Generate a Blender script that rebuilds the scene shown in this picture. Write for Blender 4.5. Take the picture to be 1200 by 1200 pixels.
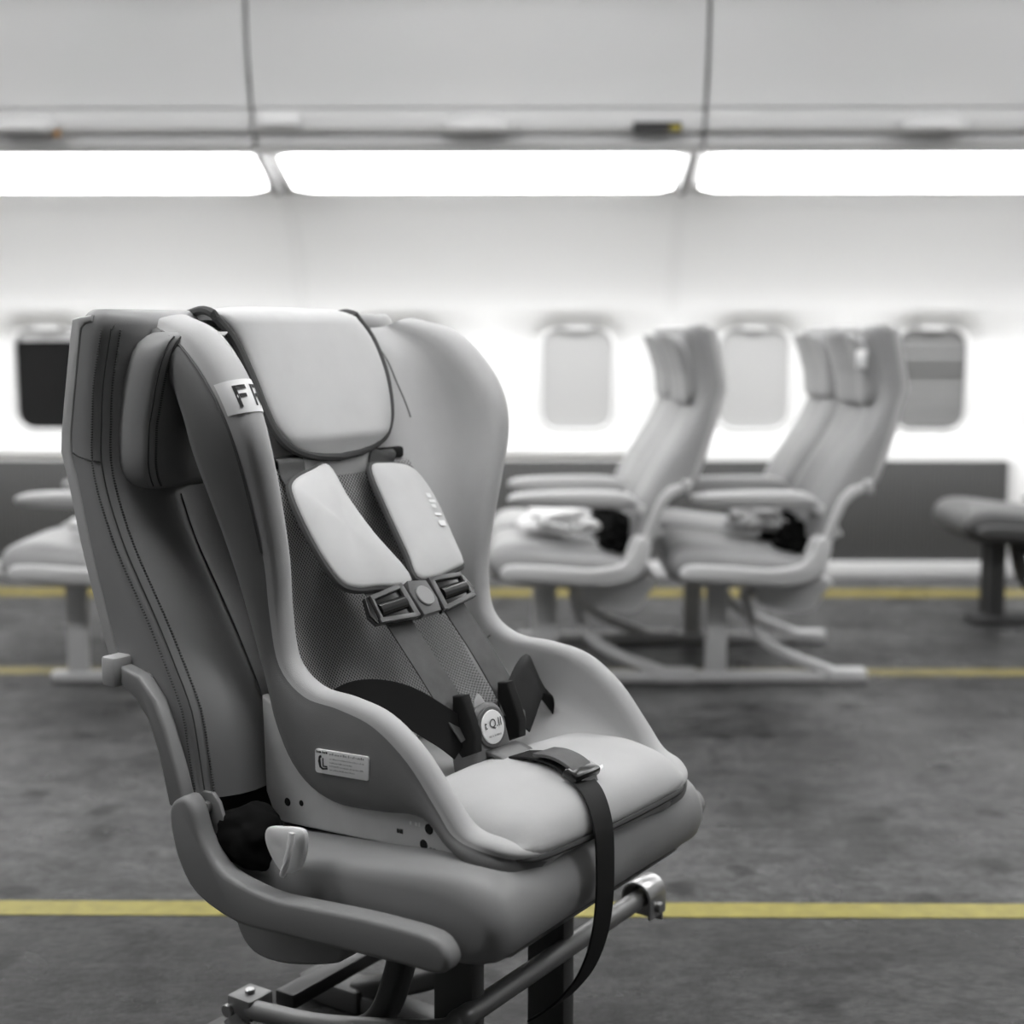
import bpy, bmesh, math, random
from mathutils import Vector, Matrix, noise
random.seed(7)
S = bpy.context.scene
for o in list(bpy.data.objects): bpy.data.objects.remove(o)
C = S.collection

# ------------------------------------------------------------------ camera, world, exposure
cam_d = bpy.data.cameras.new('camera'); cam = bpy.data.objects.new('camera', cam_d); C.objects.link(cam)
TILT = math.atan(205/1650)
cam.location = (0, 0, 1.0); cam.rotation_euler = (math.pi/2 - TILT, 0, 0)
cam_d.sensor_width = 36; cam_d.lens = 49.5; cam_d.clip_start = .05
cam_d.dof.use_dof = True; cam_d.dof.focus_distance = 1.72; cam_d.dof.aperture_fstop = 2.7
S.camera = cam
W = bpy.data.worlds.new('world'); S.world = W; W.use_nodes = True
W.node_tree.nodes['Background'].inputs[0].default_value = (.5, .5, .5, 1)
W.node_tree.nodes['Background'].inputs[1].default_value = .05
S.view_settings.view_transform = 'Standard'; S.view_settings.look = 'None'
S.view_settings.gamma = 1; S.view_settings.exposure = 0.35; S.view_settings.use_curve_mapping = False
STRIP = 8.8          # emission of the fluorescent diffusers under the bins
CEIL = 11.0           # emission of the ceiling diffusers above the aisle

# ------------------------------------------------------------------ materials
def mat(name, g, rough=.5, metal=0, bump=None, var=0, vscale=20, spec=.5, col=None, sheen=0, emit=0):
    m = bpy.data.materials.new(name); m.use_nodes = True
    nt = m.node_tree; b = nt.nodes['Principled BSDF']
    c = col or (g, g, g)
    b.inputs['Base Color'].default_value = (*c, 1); b.inputs['Roughness'].default_value = rough
    b.inputs['Metallic'].default_value = metal; b.inputs['Specular IOR Level'].default_value = spec
    b.inputs['Sheen Weight'].default_value = sheen
    tc = nt.nodes.new('ShaderNodeTexCoord')
    if var:
        n = nt.nodes.new('ShaderNodeTexNoise'); n.inputs['Scale'].default_value = vscale; n.inputs['Detail'].default_value = 5
        r = nt.nodes.new('ShaderNodeValToRGB')
        r.color_ramp.elements[0].position = .3; r.color_ramp.elements[1].position = .7
        r.color_ramp.elements[0].color = (*[x*(1-var) for x in c], 1); r.color_ramp.elements[1].color = (*[min(1, x*(1+var)) for x in c], 1)
        nt.links.new(tc.outputs['Object'], n.inputs['Vector']); nt.links.new(n.outputs['Fac'], r.inputs[0])
        nt.links.new(r.outputs[0], b.inputs['Base Color'])
    if bump:
        n2 = nt.nodes.new('ShaderNodeTexNoise'); n2.inputs['Scale'].default_value = bump[0]; n2.inputs['Detail'].default_value = 3
        bp = nt.nodes.new('ShaderNodeBump'); bp.inputs['Strength'].default_value = bump[1]; bp.inputs['Distance'].default_value = .002
        nt.links.new(tc.outputs['Object'], n2.inputs['Vector']); nt.links.new(n2.outputs['Fac'], bp.inputs['Height'])
        nt.links.new(bp.outputs[0], b.inputs['Normal'])
    if emit:
        b.inputs['Emission Color'].default_value = (1, 1, 1, 1); b.inputs['Emission Strength'].default_value = emit
    return m
M = {}
M['leather'] = mat('leather', .29, .42, bump=(900, .12), var=.06, vscale=9)
M['leather_bg'] = mat('leather_bg', .33, .5, var=.06, vscale=9)
M['leather_dark'] = mat('leather_dark', .1, .5, var=.06, vscale=9)
M['shellplastic'] = mat('shellplastic', .5, .45, bump=(700, .1))
M['railpaint'] = mat('railpaint', .26, .42, bump=(600, .08))
M['legdark'] = mat('legdark', .07, .45)
M['bgpaint'] = mat('bgpaint', .6, .45)
M['seam'] = mat('seam', .05, .8)
M['stitch'] = mat('stitch', .10, .8)
M['seamsoft'] = mat('seamsoft', .16, .8)
M['thread'] = mat('thread', .6, .8)
M['fabric'] = mat('fabric', .50, .85, bump=(1200, .25), var=.04, vscale=14, sheen=.1)
M['fabricdark'] = mat('fabricdark', .17, .85, bump=(1200, .25), var=.08, vscale=14, sheen=.1)
M['padfabric'] = mat('padfabric', .62, .85, bump=(1500, .2), var=.03, vscale=20, sheen=.1)
M['piping'] = mat('piping', .07, .75, bump=(1500, .2))
M['webbing'] = mat('webbing', .075, .55, bump=(1800, .3), var=.15, vscale=60)
M['blackweb'] = mat('blackweb', .012, .6, spec=.25, bump=(1800, .3))
M['blackcloth'] = mat('blackcloth', .008, .9, spec=.1)
M['plastic'] = mat('plastic', .66, .4, bump=(1500, .08), var=.05, vscale=30)
M['clipplastic'] = mat('clipplastic', .11, .38)
M['clipblack'] = mat('clipblack', .012, .22)
M['bucklegrey'] = mat('bucklegrey', .15, .35)
M['button'] = mat('button', .3, .3)
M['white'] = mat('white', .9, .5)
M['cloth'] = mat('cloth', .8, .9, bump=(60, .4))
M['ink'] = mat('ink', .02, .6)
M['inkgrey'] = mat('inkgrey', .3, .6)
M['steel'] = mat('steel', .45, .28, metal=.9)
M['darksteel'] = mat('darksteel', .03, .35, metal=.3)
M['barsteel'] = mat('barsteel', .22, .38, metal=.5)
M['hole'] = mat('hole', .005, .9)
M['wall'] = mat('wall', .83, .45)
M['bin'] = mat('bin', .8, .4)
M['rail_grey'] = mat('rail_grey', .62, .35)
M['gapdark'] = mat('gapdark', .008, .6)
M['shade'] = mat('shade', .45, .5)
M['shadedark'] = mat('shadedark', .2, .5)
M['winframe'] = mat('winframe', .82, .4)
M['glassdark'] = mat('glassdark', .012, .12)
M['handle'] = mat('handle', .72, .3)
M['orange'] = mat('orange', 0, .5, col=(.5, .22, .01))
M['yellowlabel'] = mat('yellowlabel', 0, .5, col=(.35, .28, .01))
M['diffuser'] = mat('diffuser', .9, .4, emit=STRIP)
M['ceildiffuser'] = mat('ceildiffuser', .9, .4, emit=CEIL)
M['darkwall'] = mat('darkwall', .3, .7)
M['ceiling'] = mat('ceiling', .7, .6)

def mesh_fabric():
    m = mat('meshfabric', .3, .8); nt = m.node_tree; b = nt.nodes['Principled BSDF']
    tc = nt.nodes.new('ShaderNodeTexCoord')
    mp = nt.nodes.new('ShaderNodeMapping'); mp.inputs['Scale'].default_value = (250, 250, 0); mp.inputs['Rotation'].default_value = (0, 0, math.radians(45))
    v = nt.nodes.new('ShaderNodeTexVoronoi'); v.inputs['Randomness'].default_value = 0.0; v.inputs['Scale'].default_value = 1
    r = nt.nodes.new('ShaderNodeValToRGB')
    r.color_ramp.elements[0].position = .28; r.color_ramp.elements[0].color = (.04, .04, .04, 1)
    r.color_ramp.elements[1].position = .46; r.color_ramp.elements[1].color = (.42, .42, .42, 1)
    nt.links.new(tc.outputs['UV'], mp.inputs[0]); nt.links.new(mp.outputs[0], v.inputs['Vector'])
    nt.links.new(v.outputs['Distance'], r.inputs[0]); nt.links.new(r.outputs[0], b.inputs['Base Color'])
    bp = nt.nodes.new('ShaderNodeBump'); bp.inputs['Strength'].default_value = .4; bp.inputs['Distance'].default_value = .001
    nt.links.new(v.outputs['Distance'], bp.inputs['Height']); nt.links.new(bp.outputs[0], b.inputs['Normal'])
    return m
M['meshfabric'] = mesh_fabric()

def floor_mat():
    m = mat('floorpaint', .2, .3, spec=.14); nt = m.node_tree; b = nt.nodes['Principled BSDF']
    tc = nt.nodes.new('ShaderNodeTexCoord')
    def nz(sc, det, stretch=(1, 1, 1)):
        mp = nt.nodes.new('ShaderNodeMapping'); mp.inputs['Scale'].default_value = stretch
        n = nt.nodes.new('ShaderNodeTexNoise'); n.inputs['Scale'].default_value = sc; n.inputs['Detail'].default_value = det
        n.inputs['Roughness'].default_value = .65
        nt.links.new(tc.outputs['Object'], mp.inputs[0]); nt.links.new(mp.outputs[0], n.inputs['Vector']); return n
    def ramp(src, p0, c0, p1, c1):
        r = nt.nodes.new('ShaderNodeValToRGB'); r.color_ramp.elements[0].position = p0; r.color_ramp.elements[1].position = p1
        r.color_ramp.elements[0].color = (c0, c0, c0, 1); r.color_ramp.elements[1].color = (c1, c1, c1, 1)
        nt.links.new(src, r.inputs[0]); return r
    def mul(a, c2):
        x = nt.nodes.new('ShaderNodeMixRGB'); x.blend_type = 'MULTIPLY'; x.inputs[0].default_value = 1
        nt.links.new(a, x.inputs[1]); nt.links.new(c2, x.inputs[2]); return x.outputs[0]
    big = ramp(nz(2.2, 6).outputs['Fac'], .32, .036, .68, .112)
    scuff = ramp(nz(9, 8, (1, 2.2, 1)).outputs['Fac'], .34, .5, .58, 1.1)
    v = nt.nodes.new('ShaderNodeTexVoronoi'); v.voronoi_dimensions = '2D'; v.inputs['Scale'].default_value = 3.1
    nt.links.new(tc.outputs['Object'], v.inputs['Vector'])
    wob = nt.nodes.new('ShaderNodeVectorMath'); wob.operation = 'MULTIPLY_ADD'; wob.inputs[1].default_value = (.10, .10, 0)
    nt.links.new(nz(7, 3).outputs['Color'], wob.inputs[0]); nt.links.new(tc.outputs['Object'], wob.inputs[2]); nt.links.new(wob.outputs[0], v.inputs['Vector'])
    spots = ramp(v.outputs['Distance'], .05, .3, .12, 1)
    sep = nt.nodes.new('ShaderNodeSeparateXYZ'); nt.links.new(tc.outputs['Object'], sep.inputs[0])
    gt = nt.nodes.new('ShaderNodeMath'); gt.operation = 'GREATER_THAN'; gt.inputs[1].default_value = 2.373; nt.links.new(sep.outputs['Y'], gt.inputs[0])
    aisle = ramp(gt.outputs[0], 0, .66, 1, 1)            # the strip on the camera's side of the line is darker
    fine = ramp(nz(42, 6, (1, 1.4, 1)).outputs['Fac'], .36, .55, .64, 1.35)
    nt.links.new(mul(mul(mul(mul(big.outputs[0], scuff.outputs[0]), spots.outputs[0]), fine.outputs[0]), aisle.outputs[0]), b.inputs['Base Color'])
    rr = ramp(nz(6, 6).outputs['Fac'], .3, .22, .75, .5); nt.links.new(rr.outputs[0], b.inputs['Roughness'])
    bp = nt.nodes.new('ShaderNodeBump'); bp.inputs['Strength'].default_value = .5; bp.inputs['Distance'].default_value = .005
    nt.links.new(nz(45, 6, (1, 1.6, 1)).outputs['Fac'], bp.inputs['Height']); nt.links.new(bp.outputs[0], b.inputs['Normal'])
    return m
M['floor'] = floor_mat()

def stripe_mat():
    m = mat('yellowpaint', 0, .45, col=(.30, .262, .062), var=.15, vscale=30, spec=.2); return m
M['yellow'] = stripe_mat()
M['yellowshaded'] = mat('yellowshaded', 0, .5, col=(.19, .155, .04), var=.3, vscale=18)  # same yellow paint, weaker light on the far lines put into the colour

def grille_mat():
    m = mat('grille', .14, .6); nt = m.node_tree; b = nt.nodes['Principled BSDF']
    tc = nt.nodes.new('ShaderNodeTexCoord')
    w = nt.nodes.new('ShaderNodeTexWave'); w.bands_direction = 'X'; w.inputs['Scale'].default_value = 18
    w2 = nt.nodes.new('ShaderNodeTexWave'); w2.bands_direction = 'Z'; w2.inputs['Scale'].default_value = 26
    mx = nt.nodes.new('ShaderNodeMixRGB'); mx.blend_type = 'MULTIPLY'; mx.inputs[0].default_value = 1
    r = nt.nodes.new('ShaderNodeValToRGB'); r.color_ramp.elements[0].color = (.03, .03, .03, 1); r.color_ramp.elements[1].color = (.16, .16, .16, 1)
    nt.links.new(tc.outputs['Object'], w.inputs[0]); nt.links.new(tc.outputs['Object'], w2.inputs[0])
    nt.links.new(w.outputs['Color'], mx.inputs[1]); nt.links.new(w2.outputs['Color'], mx.inputs[2])
    nt.links.new(mx.outputs[0], r.inputs[0]); nt.links.new(r.outputs[0], b.inputs['Base Color'])
    return m
M['grille'] = grille_mat()

# ------------------------------------------------------------------ mesh helpers
ORG = Vector((0, 0, 0))          # origin of the thing being built (vertices are given in its design frame)
def mk(name, verts, faces, m, parent=None, smooth=True, sharp=35, subsurf=0, org=None):
    o_ = ORG if org is None else Vector(org)
    me = bpy.data.meshes.new(name)
    me.from_pydata([tuple(Vector(v)-o_) for v in verts], [], faces)
    bm = bmesh.new(); bm.from_mesh(me); bmesh.ops.remove_doubles(bm, verts=bm.verts, dist=1e-6)
    bmesh.ops.recalc_face_normals(bm, faces=bm.faces); bm.to_mesh(me); bm.free()
    if smooth:
        me.polygons.foreach_set('use_smooth', [True]*len(me.polygons))
        me.set_sharp_from_angle(angle=math.radians(sharp))
    me.materials.append(M[m]); me.update()
    o = bpy.data.objects.new(name, me); C.objects.link(o)
    if parent: o.parent = parent
    if subsurf:
        sm = o.modifiers.new('sub', 'SUBSURF'); sm.levels = subsurf; sm.render_levels = subsurf
    return o
def frm(name, bm, m, parent=None, smooth=True, sharp=35):
    v = [x.co.copy() for x in bm.verts]; bm.verts.index_update()
    f = [[y.index for y in x.verts] for x in bm.faces]; bm.free()
    return mk(name, v, f, m, parent, smooth, sharp)
def empty(name, loc, rz=0, label=None, cat=None, group=None):
    o = bpy.data.objects.new(name, None); C.objects.link(o); o.location = loc; o.rotation_euler = (0, 0, rz); o.empty_display_size = .1
    if label: tag(o, label, cat, group)
    return o
def tag(o, label, cat, group=None):
    o['label'] = label; o['category'] = cat
    if group: o['group'] = group
    return o
def struct(o, label=None):
    o['kind'] = 'structure'
    if label: o['label'] = label
    return o
def cr(pts, n=8, closed=False):
    """Catmull-Rom through pts, n samples per span"""
    P = [Vector(p) for p in pts]; out = []; L = len(P)
    rng = range(L) if closed else range(L-1)
    for i in rng:
        if closed: p0, p1, p2, p3 = P[i-1], P[i], P[(i+1) % L], P[(i+2) % L]
        else:
            p1, p2 = P[i], P[i+1]; p0 = P[i-1] if i else p1*2-p2; p3 = P[i+2] if i+2 < L else p2*2-p1
        for k in range(n):
            t = k/n
            out.append(.5*((2*p1)+(p2-p0)*t+(2*p0-5*p1+4*p2-p3)*t*t+(3*p1-p0-3*p2+p3)*t**3))
    if not closed: out.append(P[-1].copy())
    return out
def loftdata(rings, cap=True, closed=True):
    n = len(rings[0]); v = [p for r in rings for p in r]; f = []
    for i in range(len(rings)-1):
        for j in range(n if closed else n-1):
            a = i*n+j; b = i*n+(j+1) % n
            f.append((a, b, b+n, a+n))
    if cap and closed:
        f.append(tuple(range(n-1, -1, -1))); f.append(tuple(range((len(rings)-1)*n, len(rings)*n)))
    return v, f
def loft(name, rings, m, parent=None, **k):
    cap = k.pop('cap', True); closed = k.pop('closed', True)
    v, f = loftdata(rings, cap, closed); return mk(name, v, f, m, parent, **k)
def join(parts):
    V = []; F = []
    for v, f in parts:
        b = len(V); V += list(v); F += [tuple(i+b for i in x) for x in f]
    return V, F
def frames(path, up):
    P = [Vector(p) for p in path]; out = []
    for i, p in enumerate(P):
        t = (P[min(i+1, len(P)-1)]-P[max(i-1, 0)]).normalized()
        u = up[i] if isinstance(up, list) else up
        s = Vector(u).cross(t)
        if s.length < 1e-5: s = Vector((1, 0, 0)).cross(t)
        s.normalize(); n = t.cross(s).normalized(); out.append((p, s, n))
    return out
def sweepdata(path, prof, up=(0, 0, 1)):
    return loftdata([[p+s*a+n*b for a, b in prof] for p, s, n in frames(path, up)])
def circ(r, n=10): return [(r*math.cos(2*math.pi*k/n), r*math.sin(2*math.pi*k/n)) for k in range(n)]
def rrect(w, h, r, n=3):
    out = []
    for cx, cy, a0 in ((w/2-r, h/2-r, 0), (-w/2+r, h/2-r, 90), (-w/2+r, -h/2+r, 180), (w/2-r, -h/2+r, 270)):
        for k in range(n+1):
            a = math.radians(a0+90*k/n); out.append((cx+r*math.cos(a), cy+r*math.sin(a)))
    return out
def tubedata(path, r, n=10, up=(0, 0, 1)): return sweepdata(path, circ(r, n), up)
def tube(name, path, r, m, parent=None, n=10, up=(0, 0, 1), **k):
    v, f = tubedata(path, r, n, up); return mk(name, v, f, m, parent, **k)
def sweep(name, path, prof, m, parent=None, up=(0, 0, 1), **k):
    v, f = sweepdata(path, prof, up); return mk(name, v, f, m, parent, **k)
def prismdata(pts, a0, a1, bev=.004, axis='y', seg=3):
    """outline pts (u,v) extruded along axis with rounded edges. axis y: (u,v)=(x,z); x: (y,z); z: (x,y)"""
    def P(u, v, a): return Vector((u, a, v)) if axis == 'y' else (Vector((a, u, v)) if axis == 'x' else Vector((u, v, a)))
    n = len(pts); Q = [Vector(p[:2]).to_3d() for p in pts]
    area = sum(Q[i].x*Q[(i+1) % n].y-Q[(i+1) % n].x*Q[i].y for i in range(n))
    nor = []
    for i in range(n):
        e1 = (Q[i]-Q[i-1]).normalized(); e2 = (Q[(i+1) % n]-Q[i]).normalized(); t = (e1+e2)
        t = t.normalized() if t.length > 1e-6 else e1
        s = 1 if area > 0 else -1; nn = Vector((-t.y, t.x, 0))*s
        cosh = max(.5, math.sqrt(max(0, (1+e1.dot(e2))/2))); nor.append(nn/cosh)
    rings = []
    st = [(a0, bev)]
    for k in range(1, seg+1):
        th = math.pi/2*k/seg; st.append((a0+bev*(1-math.cos(th)), bev*(1-math.sin(th))))
    st += [(a1-(a-a0), ins) for a, ins in reversed(st)]
    for a, ins in st: rings.append([P((Q[i]+nor[i]*ins).x, (Q[i]+nor[i]*ins).y, a) for i in range(n)])
    return loftdata(rings)
def prism(name, pts, a0, a1, m, parent=None, bev=.004, axis='y', **k):
    v, f = prismdata(pts, a0, a1, bev, axis); return mk(name, v, f, m, parent, **k)
def boxdata(c, s, bev=.003, rot=None):
    x, y, z = s[0]/2, s[1]/2, s[2]/2; b = min(bev, x*.9, y*.9, z*.9)
    v, f = prismdata(rrect(2*x, 2*y, b, 2), -z, z, b, 'z', 2)
    c = Vector(c)
    return [(c+(rot @ Vector(p) if rot else Vector(p))) for p in v], f
def box(name, c, s, m, parent=None, bev=.003, rot=None, **k):
    v, f = boxdata(c, s, bev, rot); return mk(name, v, f, m, parent, **k)
def cyldata(c, axis, r, h, n=16, bev=.001):
    a = Vector(axis).normalized(); u = a.orthogonal().normalized(); w = a.cross(u); c = Vector(c); rings = []
    for hh, rr in ((-h/2, r), (h/2-bev, r), (h/2, r-bev)):
        rings.append([c+a*hh+(u*math.cos(t)+w*math.sin(t))*rr for t in [2*math.pi*k/n for k in range(n)]])
    return loftdata(rings)
def cyl(name, c, axis, r, h, m, parent=None, n=16, **k):
    v, f = cyldata(c, axis, r, h, n); return mk(name, v, f, m, parent, **k)
def dome(outline, nrm, thick, dm, p=2.6):
    """padded cushion over a closed 3D outline: flat back, domed front"""
    O = [Vector(q) for q in outline]; c = sum(O, Vector())/len(O); nrm = Vector(nrm).normalized()
    rings = [[c+(q-c)*.9-nrm*thick*.5 for q in O], [q-nrm*thick*.35 for q in O], [q+nrm*thick*.35 for q in O]]
    for s in (.985, .95, .88, .75, .55, .3, .1):
        h = thick*.5+dm*(1-s**p)**.7
        rings.append([c+(q-c)*s+nrm*h for q in O])
    return loftdata(rings)
def textmesh(name, s, size, org, ex, ey, m, parent, depth=.0006):
    cu = bpy.data.curves.new('t', 'FONT'); cu.body = s; cu.size = size; cu.align_x = 'CENTER'; cu.align_y = 'CENTER'
    to = bpy.data.objects.new('t', cu); C.objects.link(to)
    dg = bpy.context.evaluated_depsgraph_get(); me0 = bpy.data.meshes.new_from_object(to.evaluated_get(dg))
    ex = Vector(ex).normalized(); ey = Vector(ey).normalized(); ez = ex.cross(ey)
    v = [Vector(org)+ex*p.co.x+ey*p.co.y+ez*depth for p in me0.vertices]; f = [list(q.vertices) for q in me0.polygons]
    bpy.data.objects.remove(to); bpy.data.curves.remove(cu); bpy.data.meshes.remove(me0)
    return mk(name, v, f, m, parent, smooth=False)
def lump(center, rad, amp, seed, sub=4, freq=2.2):
    bm = bmesh.new(); bmesh.ops.create_icosphere(bm, subdivisions=sub, radius=1)
    for v in bm.verts:
        d_ = v.co.normalized(); k = 1+amp*noise.noise(d_*freq+Vector((seed, 0, 0)))+amp*.5*noise.noise(d_*freq*2.3+Vector((0, seed, 0)))
        v.co = Vector(center)+Vector((d_.x*rad[0]*k, d_.y*rad[1]*k, max(d_.z, -.75)*rad[2]*k))
    bm.verts.index_update(); vs = [v.co.copy() for v in bm.verts]; fs = [[q.index for q in f.verts] for f in bm.faces]; bm.free()
    return vs, fs

# ------------------------------------------------------------------ cabin shell (slightly turned to the lens axis)
YAW = math.radians(-.5); PIV = Vector((0, 5.84, 0))
def cab(p):
    q = Vector(p)-PIV; return PIV+Vector((q.x*math.cos(YAW)-q.y*math.sin(YAW), q.x*math.sin(YAW)+q.y*math.cos(YAW), q.z))
def cabo(o):
    for v in o.data.vertices: v.co = cab(v.co)
    o.data.update(); return o
XA, XB = -3.9, 3.7
PITCH = .735; WIN = [.27+PITCH*k for k in range(-5, 6)]
SEAMX = [.652-1.51*k for k in range(3, -3, -1)]          # panel joints

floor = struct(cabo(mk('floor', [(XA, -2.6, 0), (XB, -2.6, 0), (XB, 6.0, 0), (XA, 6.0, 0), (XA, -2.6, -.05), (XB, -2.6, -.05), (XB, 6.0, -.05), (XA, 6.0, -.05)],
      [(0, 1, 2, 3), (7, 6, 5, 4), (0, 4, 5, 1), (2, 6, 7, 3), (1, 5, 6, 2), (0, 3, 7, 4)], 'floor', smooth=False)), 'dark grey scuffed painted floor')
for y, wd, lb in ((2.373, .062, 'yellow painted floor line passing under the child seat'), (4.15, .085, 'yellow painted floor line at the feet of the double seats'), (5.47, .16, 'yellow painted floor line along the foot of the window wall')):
    s = cabo(mk('floor_stripe', *boxdata((0, y, .0006), (XB-XA-.02, wd, .0012), .0004), 'yellow' if y < 3 else 'yellowshaded', smooth=False)); tag(s, lb, 'floor line')
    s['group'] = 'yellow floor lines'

# side wall profile (y,z) above the dado, then extruded in panels
WP = [(5.84, .50), (5.86, .62), (5.86, .80), (5.85, 1.0), (5.80, 1.15), (5.72, 1.30), (5.62, 1.42), (5.50, 1.53), (5.42, 1.58)]
def wy(z):
    for (y0, z0), (y1, z1) in zip(WP, WP[1:]):
        if z0 <= z <= z1: return y0+(y1-y0)*(z-z0)/(z1-z0)
    return WP[0][0]
WW, WH, WZ, WR = .315, .44, .825, .085       # window opening
def winloop(cx, w, h, r, n=6):
    return [(cx+a, WZ+b) for a, b in rrect(w, h, r, n)]
wall = struct(empty('wall_window_side', cab((0, 5.86, 0))), 'pale cabin sidewall with window openings'); 
ORG_W = wall.location.copy()
def wpart(name, v, f, m, parent=wall, **k):
    o = mk(name, [cab(p) for p in v], f, m, parent, org=ORG_W, **k); return o
for i in range(len(SEAMX)-1):
    x0, x1 = SEAMX[i]+.004, SEAMX[i+1]-.004
    # panel with window holes: columns between x's, build as grid with the openings bridged
    V = []; F = []
    wins = [x for x in WIN if x0 < x < x1]
    xs = [x0]+[ (wins[k]+wins[k+1])/2 for k in range(len(wins)-1)]+[x1]
    zlo, zhi = .52, 1.125
    def add(pts, quads):
        b = len(V); V.extend(pts); F.extend([tuple(q+b for q in f_) for f_ in quads])
    # upper curved strip and lower strip
    zs = [1.125, 1.15, 1.22, 1.30, 1.36, 1.42, 1.48, 1.53, 1.58]
    add([(x, wy(z), z) for z in zs for x in (x0, x1)], [(2*k, 2*k+1, 2*k+3, 2*k+2) for k in range(len(zs)-1)])
    add([(x, wy(z), z) for z in (.49, .52) for x in (x0, x1)], [(0, 1, 3, 2)])
    for k, cx in enumerate(wins):
        a, b = xs[k], xs[k+1]
        lp = winloop(cx, WW+.15, WH+.13, WR+.06); n = len(lp)
        ol = []
        for (px, pz) in lp:      # project loop radially on the rectangle
            dx, dz = px-cx, pz-WZ
            t = min(((b-cx) if dx > 0 else (cx-a))/max(abs(dx), 1e-6), ((zhi-WZ) if dz > 0 else (WZ-zlo))/max(abs(dz), 1e-6))
            ol.append((cx+dx*t, WZ+dz*t))
        for q0, ex_, ez_ in ((0, b, zhi), (7, a, zhi), (14, a, zlo), (21, b, zlo)):
            vert_first = q0 in (0, 14)
            S0 = (ex_, lp[q0][1]) if vert_first else (lp[q0][0], ez_); S6 = (lp[q0+6][0], ez_) if vert_first else (ex_, lp[q0+6][1])
            for q in range(7):
                A_, B_, t_ = (S0, (ex_, ez_), q/3) if q <= 3 else ((ex_, ez_), S6, (q-3)/3)
                ol[q0+q] = (A_[0]+(B_[0]-A_[0])*t_, A_[1]+(B_[1]-A_[1])*t_)
        lp2 = winloop(cx, WW, WH, WR)
        base = [(px, wy(pz), pz) for px, pz in ol]+[(px, wy(pz), pz) for px, pz in lp]+[(px, wy(pz)+.045, pz) for px, pz in lp2]
        # soft flared reveal
        lpm = winloop(cx, WW+.07, WH+.065, WR+.03); mid = [(px, wy(pz)+.02, pz) for px, pz in lpm]
        allp = base[:2*n]+mid+base[2*n:]
        add(allp, [(r*n+j, r*n+(j+1) % n, (r+1)*n+(j+1) % n, (r+1)*n+j) for r in range(3) for j in range(n)])
    wpart('wall_panel', V, F, 'wall', sharp=30)
for x in SEAMX:
    prof = [(x+dx, wy(z)+.012-.0, z) for z in [.49, .7, .9, 1.05, 1.15, 1.22, 1.30, 1.36, 1.42, 1.48, 1.53, 1.58] for dx in (-.012, .012)]
    wpart('panel_joint', prof, [(2*k, 2*k+1, 2*k+3, 2*k+2) for k in range(11)], 'rail_grey')
    # joint cover strip, pale
    wpart('joint_strip', [(x+dx, wy(z)-.006, z) for z in [.49, .7, .9, 1.05, 1.15, 1.22, 1.30, 1.36, 1.42, 1.48, 1.53] for dx in (-.03, .03)]+[(x+dx, wy(z)+.01, z) for z in [.49, .7, .9, 1.05, 1.15, 1.22, 1.30, 1.36, 1.42, 1.48, 1.53] for dx in (-.032, .032)],
          [(2*k, 2*k+1, 2*k+3, 2*k+2) for k in range(10)]+[(2*k, 2*k+2, 24+2*k, 22+2*k) for k in range(10)]+[(2*k+1, 2*k+3, 25+2*k, 23+2*k) for k in range(10)], 'bin')
# wall outer skin behind everything
wpart('outer_skin', [(XA, 5.99, 0), (XB, 5.99, 0), (XB, 5.99, 2.3), (XA, 5.99, 2.3)], [(0, 1, 2, 3)], 'gapdark', smooth=False)
# dado
dado_end = 2.06
wpart('dado_grille', *boxdata(((XA+dado_end)/2, 5.85, .275), (dado_end-XA, .03, .42), .004), 'grille')
wpart('dado_frame', *boxdata((dado_end+.012, 5.845, .275), (.024, .045, .43), .004), 'rail_grey')
wpart('dado_panel', *boxdata(((XB+dado_end+.03)/2, 5.85, .28), (XB-dado_end-.03, .03, .44), .004), 'wall')
bb = cabo(mk('baseboard_window_side', *boxdata((0, 5.83, .035), (XB-XA, .05, .07), .008), 'rail_grey')); struct(bb, 'grey kick strip at the foot of the sidewall')

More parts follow.
